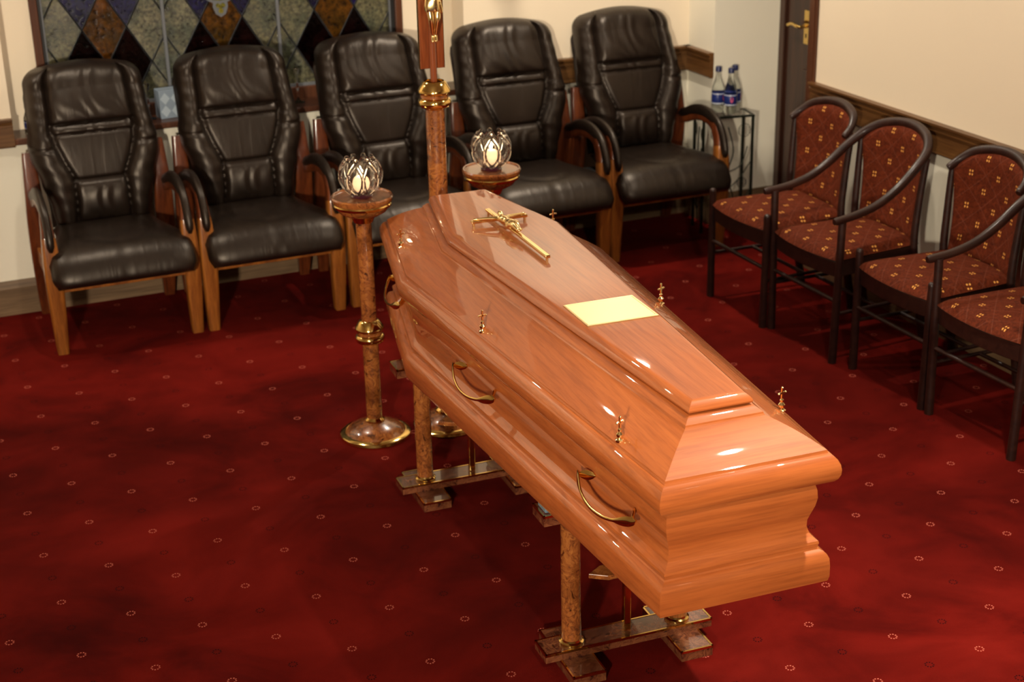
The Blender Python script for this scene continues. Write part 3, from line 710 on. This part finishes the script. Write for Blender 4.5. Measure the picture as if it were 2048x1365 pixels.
# ------------------------------------------------------------------ processional crucifix
pc = empty('processional_cross', (-.366, -.706, 0)); stand_base(pc, .124)
mesh('pole', tube((0, 0, .056), (0, 0, 1.160), .0325, 36), M['burl'], pc, angle=50)
mesh('collar', lathe([(.0327, 0), (.042, 0), (.042, .006), (.036, .012), (.0327, .015)], 36, None, 0, (0, 0, .058)), M['brass'], pc)
knop(pc, 1.156, .034, .056, .094)
M['redwood'] = m_wood('polished_red_wood', (.13, .026, .008, 1), (.20, .045, .012, 1), (.30, .075, .02, 1), 2, .25)
mesh('upper_rod', tube((0, 0, 1.245), (0, 0, 1.80), .0115, 20), M['redwood'], pc, angle=50)
bd = mesh('cross_board', B(-.041, .041, .0122, .026, 1.288, 1.90), M['redwood'], pc, smooth=False, bevel=.002)
bd2 = mesh('cross_arm', B(-.12, .12, .0122, .026, 1.62, 1.70), M['redwood'], bd, smooth=False, bevel=.002)
bm = bmesh.new()
for x in (-.0425, .0405): box(bm, x, x+.002, .0115, .0265, 1.288, 1.90)
mesh('gold_edge', bm, M['brass'], bd, smooth=False)
cg = corpus('figure', pc, .275, M['gold'], 1.05); cg.location = (0, -.012, 1.655)
for ch in pc.children:
    if ch.name.startswith('loincloth'): ch.location = (0, -.012, 1.655)
tag(pc, 'tall burl wood processional cross with gold figure standing behind the coffin head', 'cross')
pc.rotation_euler = (0, 0, -.12)

# ------------------------------------------------------------------ leather armchairs
def sstep(a, b, x):
    t = min(1, max(0, (x-a)/(b-a))); return t*t*(3-2*t)
def groove(d, w): return math.exp(-(d/w)**2)
def puff(x, a, b, p=.5):
    """rounded bulge between a and b"""
    if x <= a or x >= b: return 0.0
    t = (x-a)/(b-a)*2-1; return (1-t*t)**p
def back_fn(H=.650, z0=.430):
    def W(v):
        pts = [(0, .195), (.12, .205), (.28, .232), (.45, .262), (.52, .266), (.60, .256), (.75, .248), (.90, .243), (1, .240)]
        for (a, wa), (b, wb) in zip(pts, pts[1:]):
            if v <= b: w = wa+(wb-wa)*sstep(a, b, v); break
        if v > .90: t = (v-.90)/.10; w -= .070*(1-math.sqrt(max(0, 1-t*t)))
        return w
    def fn(u, v, s):
        w = W(v); x = u*w; au = abs(u)
        z = z0+H*v*(1-.0) - (.022*u*u if v > .5 else 0)*sstep(.5, 1, v)
        # recline of the cushion's middle plane
        y = .365+.165*v-.045*math.sin(PI*min(1, v*1.15))+.01*(v > 2)
        if s == 0: return Vector((x, y+.02, z))
        rim = (1-au**7)**.5*(1-abs(2*v-1)**14)**.5
        if s > 0:
            f = .050*rim
            # inner column between the side bolsters
            us = .68+.02*v if v > .57 else .66-.30*sstep(.57, .22, v)*1.0
            if .575 < v: us = .67
            elif v > .295: us = .64-.20*(.575-v)/.280
            else: us = .44+.14*(.295-v)/.295
            q = min(1, au/us); side = (1-q**5)**.5 if q < 1 else 0; fi = 0
            if v > .645: fi += (.040*puff(v, .645, 1.03, .45))*(.30+.70*side)
            elif v > .580: fi += .012*puff(v, .580, .645, .5)*side-.006
            elif v > .300: fi += -.008+.006*side
            else: fi += .032*puff(v, .02, .300, .5)*(.4+.6*side)
            fi -= .008*max(groove(v-.645, .010), groove(v-.580, .008), groove(v-.300, .009))
            wr = math.sin(x*95+6*math.sin(v*9)+1.5*math.sin(x*40))*.0016
            if v > .66 or v < .26 or .585 < v < .64: fi += wr*side*(1.0 if v > .585 else 1.4)
            q2 = max(0, (au-us)/(1-us)); fo = .030*math.sin(PI*min(1, q2))**.7*(1 if v > .03 else .3)-.008*groove(v-.505, .010)+.0015*math.sin(v*70+u*9)*(.5 if v < .5 else 1)
            bl = sstep(us-.03, us+.07, au); f += fi*(1-bl)+fo*bl
            f -= .014*groove(au-us, .046)*rim
            return Vector((x, y-f, z))
        b = .050*rim
        return Vector((x, y+.02+b, z))
    return fn
def seat_fn():
    mid = smooth_path([(0, .405, .405), (0, .30, .398), (0, .16, .400), (0, .04, .400), (0, -.035, .385), (0, -.074, .346), (0, -.092, .300)], 6)
    fr = frames(mid, Vector((1, 0, 0)))
    def fn(u, v, s):
        f = v*(len(mid)-1); i = min(int(f), len(mid)-2); k = f-i
        p = mid[i].lerp(mid[i+1], k); t = (mid[i+1]-mid[i]).normalized(); nrm = Vector((0, t.z, -t.y))
        if nrm.z < 0 and abs(t.y) > .3: nrm = -nrm
        if abs(t.y) <= .3 and nrm.y > 0: nrm = -nrm
        w = .212+.078*sstep(.1, .62, v)-.018*sstep(.85, 1, v)
        au = abs(u); x = u*w
        if s == 0: return Vector((x, p.y, p.z))
        rim = (1-au**8)**.5*(1-abs(2*v-1)**16)**.5
        h = .052*rim
        if s > 0:
            h += .010*(1-u*u)*math.sin(PI*v)
            e = math.sqrt((u/.60)**2+((v-.30)/.30)**2); h -= .0055*groove(e-1, .05)*(1 if v > .12 else 0)
            if v > .60: h -= .004*groove(u, .018)*sstep(.60, .66, v)
            h -= .010*(1-sstep(0, .1, v))
            return Vector((x, p.y, p.z))+nrm*h
        return Vector((x, p.y, p.z))-nrm*h*.8
    return fn
def make_leather():
    t = empty('leather_armchair')
    mesh('seat_cushion', grid_solid(seat_fn(), 34, 40), M['leather'], t, angle=80)
    mesh('back_cushion', grid_solid(back_fn(), 80, 96), M['leather'], t, angle=80)
    # padded rear shell seen behind the cushion
    def shell(u, v, s):
        w = (.205+.04*sstep(.1, .6, v))*(1 if v < .88 else 1-.25*((v-.88)/.12)**2); y = .415+.135*v-.03*math.sin(PI*v)
        z = .42+.615*v-.02*u*u
        return Vector((u*w, y+.032+(0 if s == 0 else -s*.030*(1-abs(u)**8)**.5*(1-abs(2*v-1)**16)**.5), z))
    mesh('back_shell', grid_solid(shell, 20, 24), M['leather'], t, angle=80)
    CWD = M['chairwood']
    for sx in (-1, 1):
        X = .276*sx
        # front leg running up into the arm as one flat board
        pth = smooth_path([(X, .012, 0), (X, .004, .15), (X, -.004, .30), (X, -.002, .40), (X, .010, .49), (X, .040, .553), (X, .095, .590), (X, .17, .600), (X, .26, .588), (X, .34, .560), (X, .40, .545)], 5)
        n = len(pth); hh = [.022+.012*math.sin(PI*i/(n*.45)) if i < n*.45 else .022-.008*sstep(.45, .6, i/n) for i in range(n)]
        ww = [.0255+.0045*sstep(0, .25, i/n)*(1 if i < n*.6 else .85) for i in range(n)]
        k = int(n*.40)
        fl = mesh('front_leg', sweep(pth[:k+1], ww[:k+1], hh[:k+1], (1, 0, 0), 16, 6.0), CWD, t, angle=40)
        ar = mesh('armrest', sweep(pth[k:], ww[k:], hh[k:], (1, 0, 0), 16, 5.0), M['chairwood_dark'], t, angle=40)
        # leather pad lying on the arm
        seg_ = [p for p in pth if p.z > .425]
        off = []
        for i, p in enumerate(seg_):
            tt = (seg_[min(i+1, len(seg_)-1)]-seg_[max(i-1, 0)]).normalized(); off.append(p+Vector((0, -tt.z, tt.y))*(hh[pth.index(p)]+.004))
        m = len(off); w2 = [.0300*min(1, math.sqrt(max(.16, 1-(1-min(1, (i+.5)/2.5))**2)))*(1-.25*max(0, (i/m-.6)/.4)) for i in range(m)]
        w2[-1] = .006; w2[-2] = .014
        mesh('arm_pad', sweep(off, w2, [max(.005, .0165*min(1, (i+.8)/2)) for i in range(m)], (1, 0, 0), 16, 2.4), M['leather'], ar, angle=80)
        rl = smooth_path([(X*.97, .535, 0), (X*.97, .490, .20), (X*.97, .440, .42), (X*.97, .425, .56), (X*.97, .450, .735)], 5)
        m = len(rl)
        mesh('rear_leg', sweep(rl, .020, [.022+.018*math.sin(PI*i/(m-1)) for i in range(m)], (1, 0, 0), 16, 6.0), M['chairwood_dark'], t, angle=40)
        mesh('side_rail', B(X*.97-.014, X*.97+.014, .02, .45, .255, .325), CWD, t, smooth=False, bevel=.003)
    mesh('front_rail', B(-.256, .256, -.014, .010, .262, .296), CWD, t, smooth=False, bevel=.004)
    mesh('rear_rail', B(-.256, .256, .42, .445, .25, .33), CWD, t, smooth=False, bevel=.003)
    mesh('seat_board', B(-.255, .255, .0, .42, .325, .345), M['black'], t, smooth=False)
    return t
L0 = make_leather()
LC = [(-1.246, .620, 0, 'leftmost dark brown leather armchair in the row, below the stained glass window'),
      (-.625, .612, -.004, 'brown leather armchair second from the left, directly left of the nearer candle stand'),
      (.006, .617, 0, 'middle brown leather armchair, between the left candle lamp and the tall cross'),
      (.655, .625, -.015, 'dark brown leather armchair right of the processional cross, behind the second candle lamp'),
      (1.276, .640, -.02, 'wrinkled brown leather armchair at the right end, beside the iron side table')]
for i, (x, y, r, lab) in enumerate(LC):
    c = L0 if i == 0 else copy_tree(L0)
    c.location = (x, y, 0); c.rotation_euler = (0, 0, r)
    tag(c, lab, 'armchair', 'leather armchairs along the back wall')

# ------------------------------------------------------------------ red upholstered chairs by the right wall
def make_red(arms):
    t = empty('upholstered_armchair' if arms else 'upholstered_chair')
    MH = M['mahogany']
    R_ = [(.235, -.045, .585), (.228, .06, .596), (.225, .16, .622), (.222, .25, .672), (.215, .33, .735), (.195, .395, .785), (.145, .438, .822), (.075, .462, .842), (0, .470, .848)]
    if not arms: R_ = R_[4:]; R_[0] = (.194, .362, .757); R_[1] = (.182, .402, .787)
    full = [(-x, y, z) for x, y, z in R_]+[(x, y, z) for x, y, z in R_[::-1][1:]]
    pth = smooth_path(full, 6); n = len(pth)
    e = lambda i: min(i, n-1-i)
    w = [.0125+.0055*sstep(0, n*.35, e(i)) if e(i) > 0 else .010 for i in range(n)]; h = [.0150+.004*sstep(0, n*.4, e(i)) if e(i) > 0 else .012 for i in range(n)]
    mesh('arm_rail' if arms else 'back_rail', sweep(pth, w, h, (0, 0, 1), 14, 2.3), MH, t, angle=60)
    for sx in (-1, 1):
        zt = .585 if arms else .475
        mesh('front_leg', tube((sx*.212, 0, 0), (sx*(.215 if not arms else .226), 0, zt), .0165, 18, r2=.0150 if arms else .014), MH, t, angle=50)
        if not arms:
            kn = [o for o in t.children][-1]; mesh('leg_tip', lathe([(.014, 0), (.0135, .006), (.009, .011), (0, .013)], 16, None, 0, (sx*.215, 0, zt)), MH, kn, angle=80)
        rl = smooth_path([(sx*.190, .455, 0), (sx*.190, .405, .25), (sx*.192, .372, .42), (sx*.197, .378, .60), (sx*.205, .392, .765)], 5)
        mesh('rear_leg', sweep(rl, [.017-.005*i/len(rl) for i in range(len(rl))], [.019-.006*i/len(rl) for i in range(len(rl))], (1, 0, 0), 14), MH, t, angle=60)
        mesh('side_stretcher', tube((sx*.21, 0, .20), (sx*.19, .42, .20), .0075, 10), MH, t, angle=60)
    mesh('front_stretcher', tube((-.212, 0, .255), (.212, 0, .255), .0085, 10), MH, t, angle=60)
    mesh('cross_stretcher', tube((-.203, .2, .20), (.203, .2, .20), .0075, 10), MH, t, angle=60)
    def seat(u, v, s):
        wd = .212-.028*v; x = u*wd; y = -.030*(1-u*u)*(1-v)-.006+.41*v
        z = .418
        rim = (1-abs(u)**8)**.5*(1-abs(2*v-1)**12)**.5
        if s == 0: return Vector((x, y, z))
        if s > 0: return Vector((x, y, z+.030*rim+.012*(1-u*u)*(1-(2*v-1)**2)))
        return Vector((x, y, z-.012*rim))
    mesh('seat', grid_solid(seat, 22, 22), M['fab_seat'], t, angle=80)
    def frm(u, v, s):
        wd = .208-.028*v; x = u*wd; y = -.026*(1-u*u)*(1-v)+.405*v
        return Vector((x, y, .385+(.023 if s >= 0 else -.03)-(.027 if s == 0 else 0)))
    bm = bmesh.new(); n = 14
    ring = [(-.208+.416*i/n, -.024*(1-(2*i/n-1)**2)) for i in range(n+1)]+[(.182, .395), (-.182, .395)]
    a = [bm.verts.new((x, y, .350)) for x, y in ring]; b = [bm.verts.new((x, y, .412)) for x, y in ring]
    bm.faces.new(a); bm.faces.new(b)
    for i in range(len(ring)): bm.faces.new([a[i], a[(i+1) % len(ring)], b[(i+1) % len(ring)], b[i]])
    mesh('seat_frame', bm, MH, t, smooth=False, bevel=.003)
    def top(s_):   # point on the rail's inner line, s_ in -1..1
        A = abs(s_); K = [(0, (0, .458, .838)), (.35, (.075, .450, .832)), (.65, (.140, .428, .812)), (.85, (.180, .402, .785)), (1, (.190, .385, .755))]
        for (k0, p0), (k1, p1) in zip(K, K[1:]):
            if A <= k1: f = (A-k0)/(k1-k0); p = [p0[j]+(p1[j]-p0[j])*f for j in range(3)]; break
        return Vector((math.copysign(p[0], s_) if s_ else 0, p[1], p[2]))
    def back(u, v, s):
        T_ = top(u); Bt = Vector((u*.172, .372+.035*(1-u*u), .425)); p = Bt.lerp(T_, v)
        p.y -= .020*math.sin(PI*v)*0-(.012*math.sin(PI*v))
        rim = (1-abs(u)**10)**.5*(1-abs(2*v-1)**14)**.5
        return p+Vector((0, -s*.017*rim, 0))
    mesh('backrest', grid_solid(back, 26, 22), M['fab_back'], t, angle=80)
    return t
RA = make_red(False); RB = make_red(True)
RC = [(1.160, -.172, RA, .0, 'red upholstered chair without arms at the far end of the row, near the door'),
      (1.190, -.622, RB, .02, 'red upholstered armchair with curved dark arms, second from the far end of the row'),
      (1.232, -1.130, RA, .0, 'red upholstered chair without arms, third from the far end by the right wall'),
      (1.236, -1.600, RB, .03, 'red upholstered armchair nearest the camera, cut off by the right edge')]
used = set()
for x, y, src, r, lab in RC:
    c = src if src.name not in used else copy_tree(src); used.add(src.name)
    c.location = (x, y, 0); c.rotation_euler = (0, 0, -PI/2+r)
    tag(c, lab, 'chair', 'red upholstered chairs by the right wall')

# ------------------------------------------------------------------ iron side table with glass top and bottles
tb = empty('side_table', (1.712, .884, 0), -.185); TW, TD, TZ = .125, .064, .575
MI = M['iron']
for sx in (-1, 1):
    for sy in (-1, 1): mesh('leg', B(sx*TW-.006, sx*TW+.006, sy*TD-.006, sy*TD+.006, 0, TZ-.006), MI, tb, smooth=False)
bm = bmesh.new()
for sy in (-1, 1): box(bm, -TW-.007, TW+.007, sy*TD-.007, sy*TD+.007, TZ-.010, TZ)
for sx in (-1, 1): box(bm, sx*TW-.007, sx*TW+.007, -TD+.007, TD-.007, TZ-.010, TZ)
mesh('top_frame', bm, MI, tb, smooth=False)
mesh('glass_top', B(-TW+.007, TW-.007, -TD+.007, TD-.007, TZ-.007, TZ-.001), M['glass'], tb, smooth=False)
def scroll(P, d):
    """iron twig with leaves; P maps (s, z) to a point"""
    bm = bmesh.new()
    sweep(smooth_path([P(.0, .05), P(.02, .16), P(-.01, .28), P(.015, .40), P(-.01, .52)], 5), .0032, .0032, (d[0], d[1], 0), 6, bm=bm)
    for (s0, z0, s1, z1, s2, z2) in ((.005, .22, .05, .27, .10, .36), (.0, .30, .05, .33, .075, .42), (-.005, .24, -.05, .30, -.10, .39), (.0, .30, -.03, .36, -.05, .42), (.01, .10, .05, .13, .09, .20), (.01, .10, -.04, .15, -.09, .17)):
        sweep(smooth_path([P(s0, z0), P(s1, z1), P(s2, z2)], 5), .0026, .0026, (d[0], d[1], 0), 6, bm=bm)
    for (s, z, r) in ((.06, .50, .026), (-.06, .49, .024), (.055, .24, .020)):   # mesh leaves
        for k in range(-2, 3):
            w = r*math.sqrt(1-(k/2.6)**2)
            sweep([P(s-.0+k*r/2.6, z-w), P(s+k*r/2.6, z+w)], .0012, .0012, (d[0], d[1], 0), 5, bm=bm)
        pts = [P(s+r*math.cos(2*PI*i/16), z+1.25*r*math.sin(2*PI*i/16)) for i in range(16)]
        sweep(pts+[pts[0]], .0016, .0016, (d[0], d[1], 0), 5, bm=bm)
    return bm
mesh('leaf_scroll', scroll(lambda s, z: Vector((s*1.18+.012, -TD, z)), (0, 1)), MI, tb)
mesh('leaf_scroll', scroll(lambda s, z: Vector((-TW, s*.75, z)), (1, 0)), MI, tb)
tag(tb, 'small black iron side table with glass top and leaf scrollwork', 'table')
def make_bottle():
    t = empty('water_bottle'); k = 1.0
    pr = [(0, .003), (.024, .0), (.030, .004), (.031, .015), (.031, .105), (.028, .125), (.020, .150), (.0135, .172), (.0125, .195), (.0125, .200)]
    mesh('bottle_body', lathe(pr+[(0, .200)], 32), M['water'], t, angle=60)
    mesh('label_band', lathe([(.0313, .042), (.0318, .043), (.0318, .098), (.0313, .099)], 32), M['blue'], t, angle=60)
    bm = bmesh.new()
    for z0, z1 in ((.046, .049), (.092, .0945)): lathe([(.0319, z0), (.0321, z0), (.0321, z1), (.0319, z1)], 32, bm)
    lb = [o for o in t.children if o.name.startswith('label')][0]
    mesh('label_print', bm, M['white'], lb)
    bm = bmesh.new(); 
    vs = []
    for a, z in ((0, .088), (.24, .080), (.20, .064), (0, .056), (-.20, .064), (-.24, .080)): vs.append(bm.verts.new((.0323*math.sin(a), -.0323*math.cos(a), z)))
    bm.faces.new(vs); r = bmesh.ops.extrude_face_region(bm, geom=list(bm.faces)); bmesh.ops.scale(bm, vec=(.985, .985, 1), verts=[g for g in r['geom'] if isinstance(g, bmesh.types.BMVert)])
    mesh('label_emblem', bm, M['pink'], lb, smooth=False)
    mesh('cap', lathe([(0, .222), (.0125, .222), (.0145, .219), (.0148, .198), (.0130, .197), (0, .197)], 24), M['cap'], t, angle=50)
    return t
B0 = make_bottle()
BL = [((1.700, .925, TZ), 'clear water bottle with dark blue label, left of the three on the side table', 0.5),
      ((1.735, .866, TZ), 'clear water bottle with dark blue label, front of the three on the side table', -.35),
      ((1.787, .916, TZ), 'clear water bottle with dark blue label, right rear of the three on the side table', .9)]
for i, (p, lab, r) in enumerate(BL):
    c = B0 if i == 0 else copy_tree(B0); c.location = p; c.rotation_euler = (0, 0, r)
    tag(c, lab, 'bottle', 'water bottles on the side table')
c = copy_tree(B0); c.location = (-1.475, YW-.10, SILL-.004); c.rotation_euler = (0, 0, 1.2); c.scale = (.55, .55, .55)
tag(c, 'small bottle on the window sill half hidden by the leftmost leather armchair', 'bottle')

# things on the window sill
tbx = empty('tissue_box', (-.868, YW-.075, SILL-.004), .12)
M['tissue'] = m_plain('pale_blue_card', (.22, .27, .33, 1), .5); M['tissue2'] = m_plain('lighter_blue_card', (.38, .44, .50, 1), .5); M['orange'] = m_plain('orange_print', (.6, .20, .03, 1), .5)
mesh('carton', B(-.055, .055, -.035, .035, 0, .125), M['tissue'], tbx, smooth=False, bevel=.003)
bm = bmesh.new()
for x in (-.030, .018):
    for z in (.033, .088):
        vs = [bm.verts.new(p) for p in ((x-.022, -.0355, z), (x, -.0355, z-.026), (x+.022, -.0355, z), (x, -.0355, z+.026))]; bm.faces.new(vs)
r = bmesh.ops.extrude_face_region(bm, geom=list(bm.faces)); bmesh.ops.translate(bm, verts=[g for g in r['geom'] if isinstance(g, bmesh.types.BMVert)], vec=(0, .0012, 0))
mesh('diamond_print', bm, M['tissue2'], tbx, smooth=False)
bm = B(.044, .050, -.0362, -.0345, .020, .032); box(bm, .044, .050, -.0362, -.0345, .085, .097); mesh('orange_print', bm, M['orange'], tbx, smooth=False)
tag(tbx, 'pale blue patterned tissue box on the window sill between the two left armchairs', 'box')
def make_holder():
    t = empty('glass_candlestick')
    mesh('glass_stem', lathe([(0, 0), (.028, .0), (.030, .004), (.010, .010), (.005, .020), (.0045, .060), (.009, .070), (.0045, .080), (.0045, .125), (.010, .133), (.013, .150), (.012, .156), (0, .156)], 20), M['crystal'], t, angle=60)
    return t
H0 = make_holder(); H0.location = (-.962, YW-.085, SILL-.004); tag(H0, 'slender clear glass candlestick left of the tissue box on the sill', 'candlestick')
c = copy_tree(H0); c.location = (-.290, YW-.085, SILL-.004); tag(c, 'slender clear glass candlestick on the sill behind the gap left of the middle armchair', 'candlestick')

sf = empty('spot_lamp', (KP.x, KP.y, ZC))
mesh('stem', tube((0, 0, -.002), (0, 0, -.14), .012, 12), M['brass'], sf)
ax = (KT-KP).normalized(); c0 = Vector((0, 0, KP.z-ZC))
hd = mesh('lamp_head', sweep([c0-ax*.16, c0-ax*.10, c0-ax*.02], [.03, .055, .062], [.03, .055, .062], (1, 0, 0), 24), M['brass'], sf)
tag(sf, 'brass ceiling spot lamp turned towards the coffin', 'ceiling lamp')

fill_fit = empty('fill_lamp', (XL, FILL_POS.y, FILL_POS.z))  # fitting added only to carry the unseen fill light
mesh('back_plate', lathe([(0, 0), (.07, 0), (.075, .006), (.07, .012), (0, .014)], 28), M['brass'], fill_fit).rotation_euler = (0, PI/2, 0)
mesh('lamp_glass', lathe([(0, .016), (.05, .016), (.06, .03), (.05, .055), (0, .065)], 28), M['lamp'], fill_fit).rotation_euler = (0, PI/2, 0)
tag(fill_fit, 'unseen brass lamp with glowing glass, added for the frontal fill light', 'wall lamp')
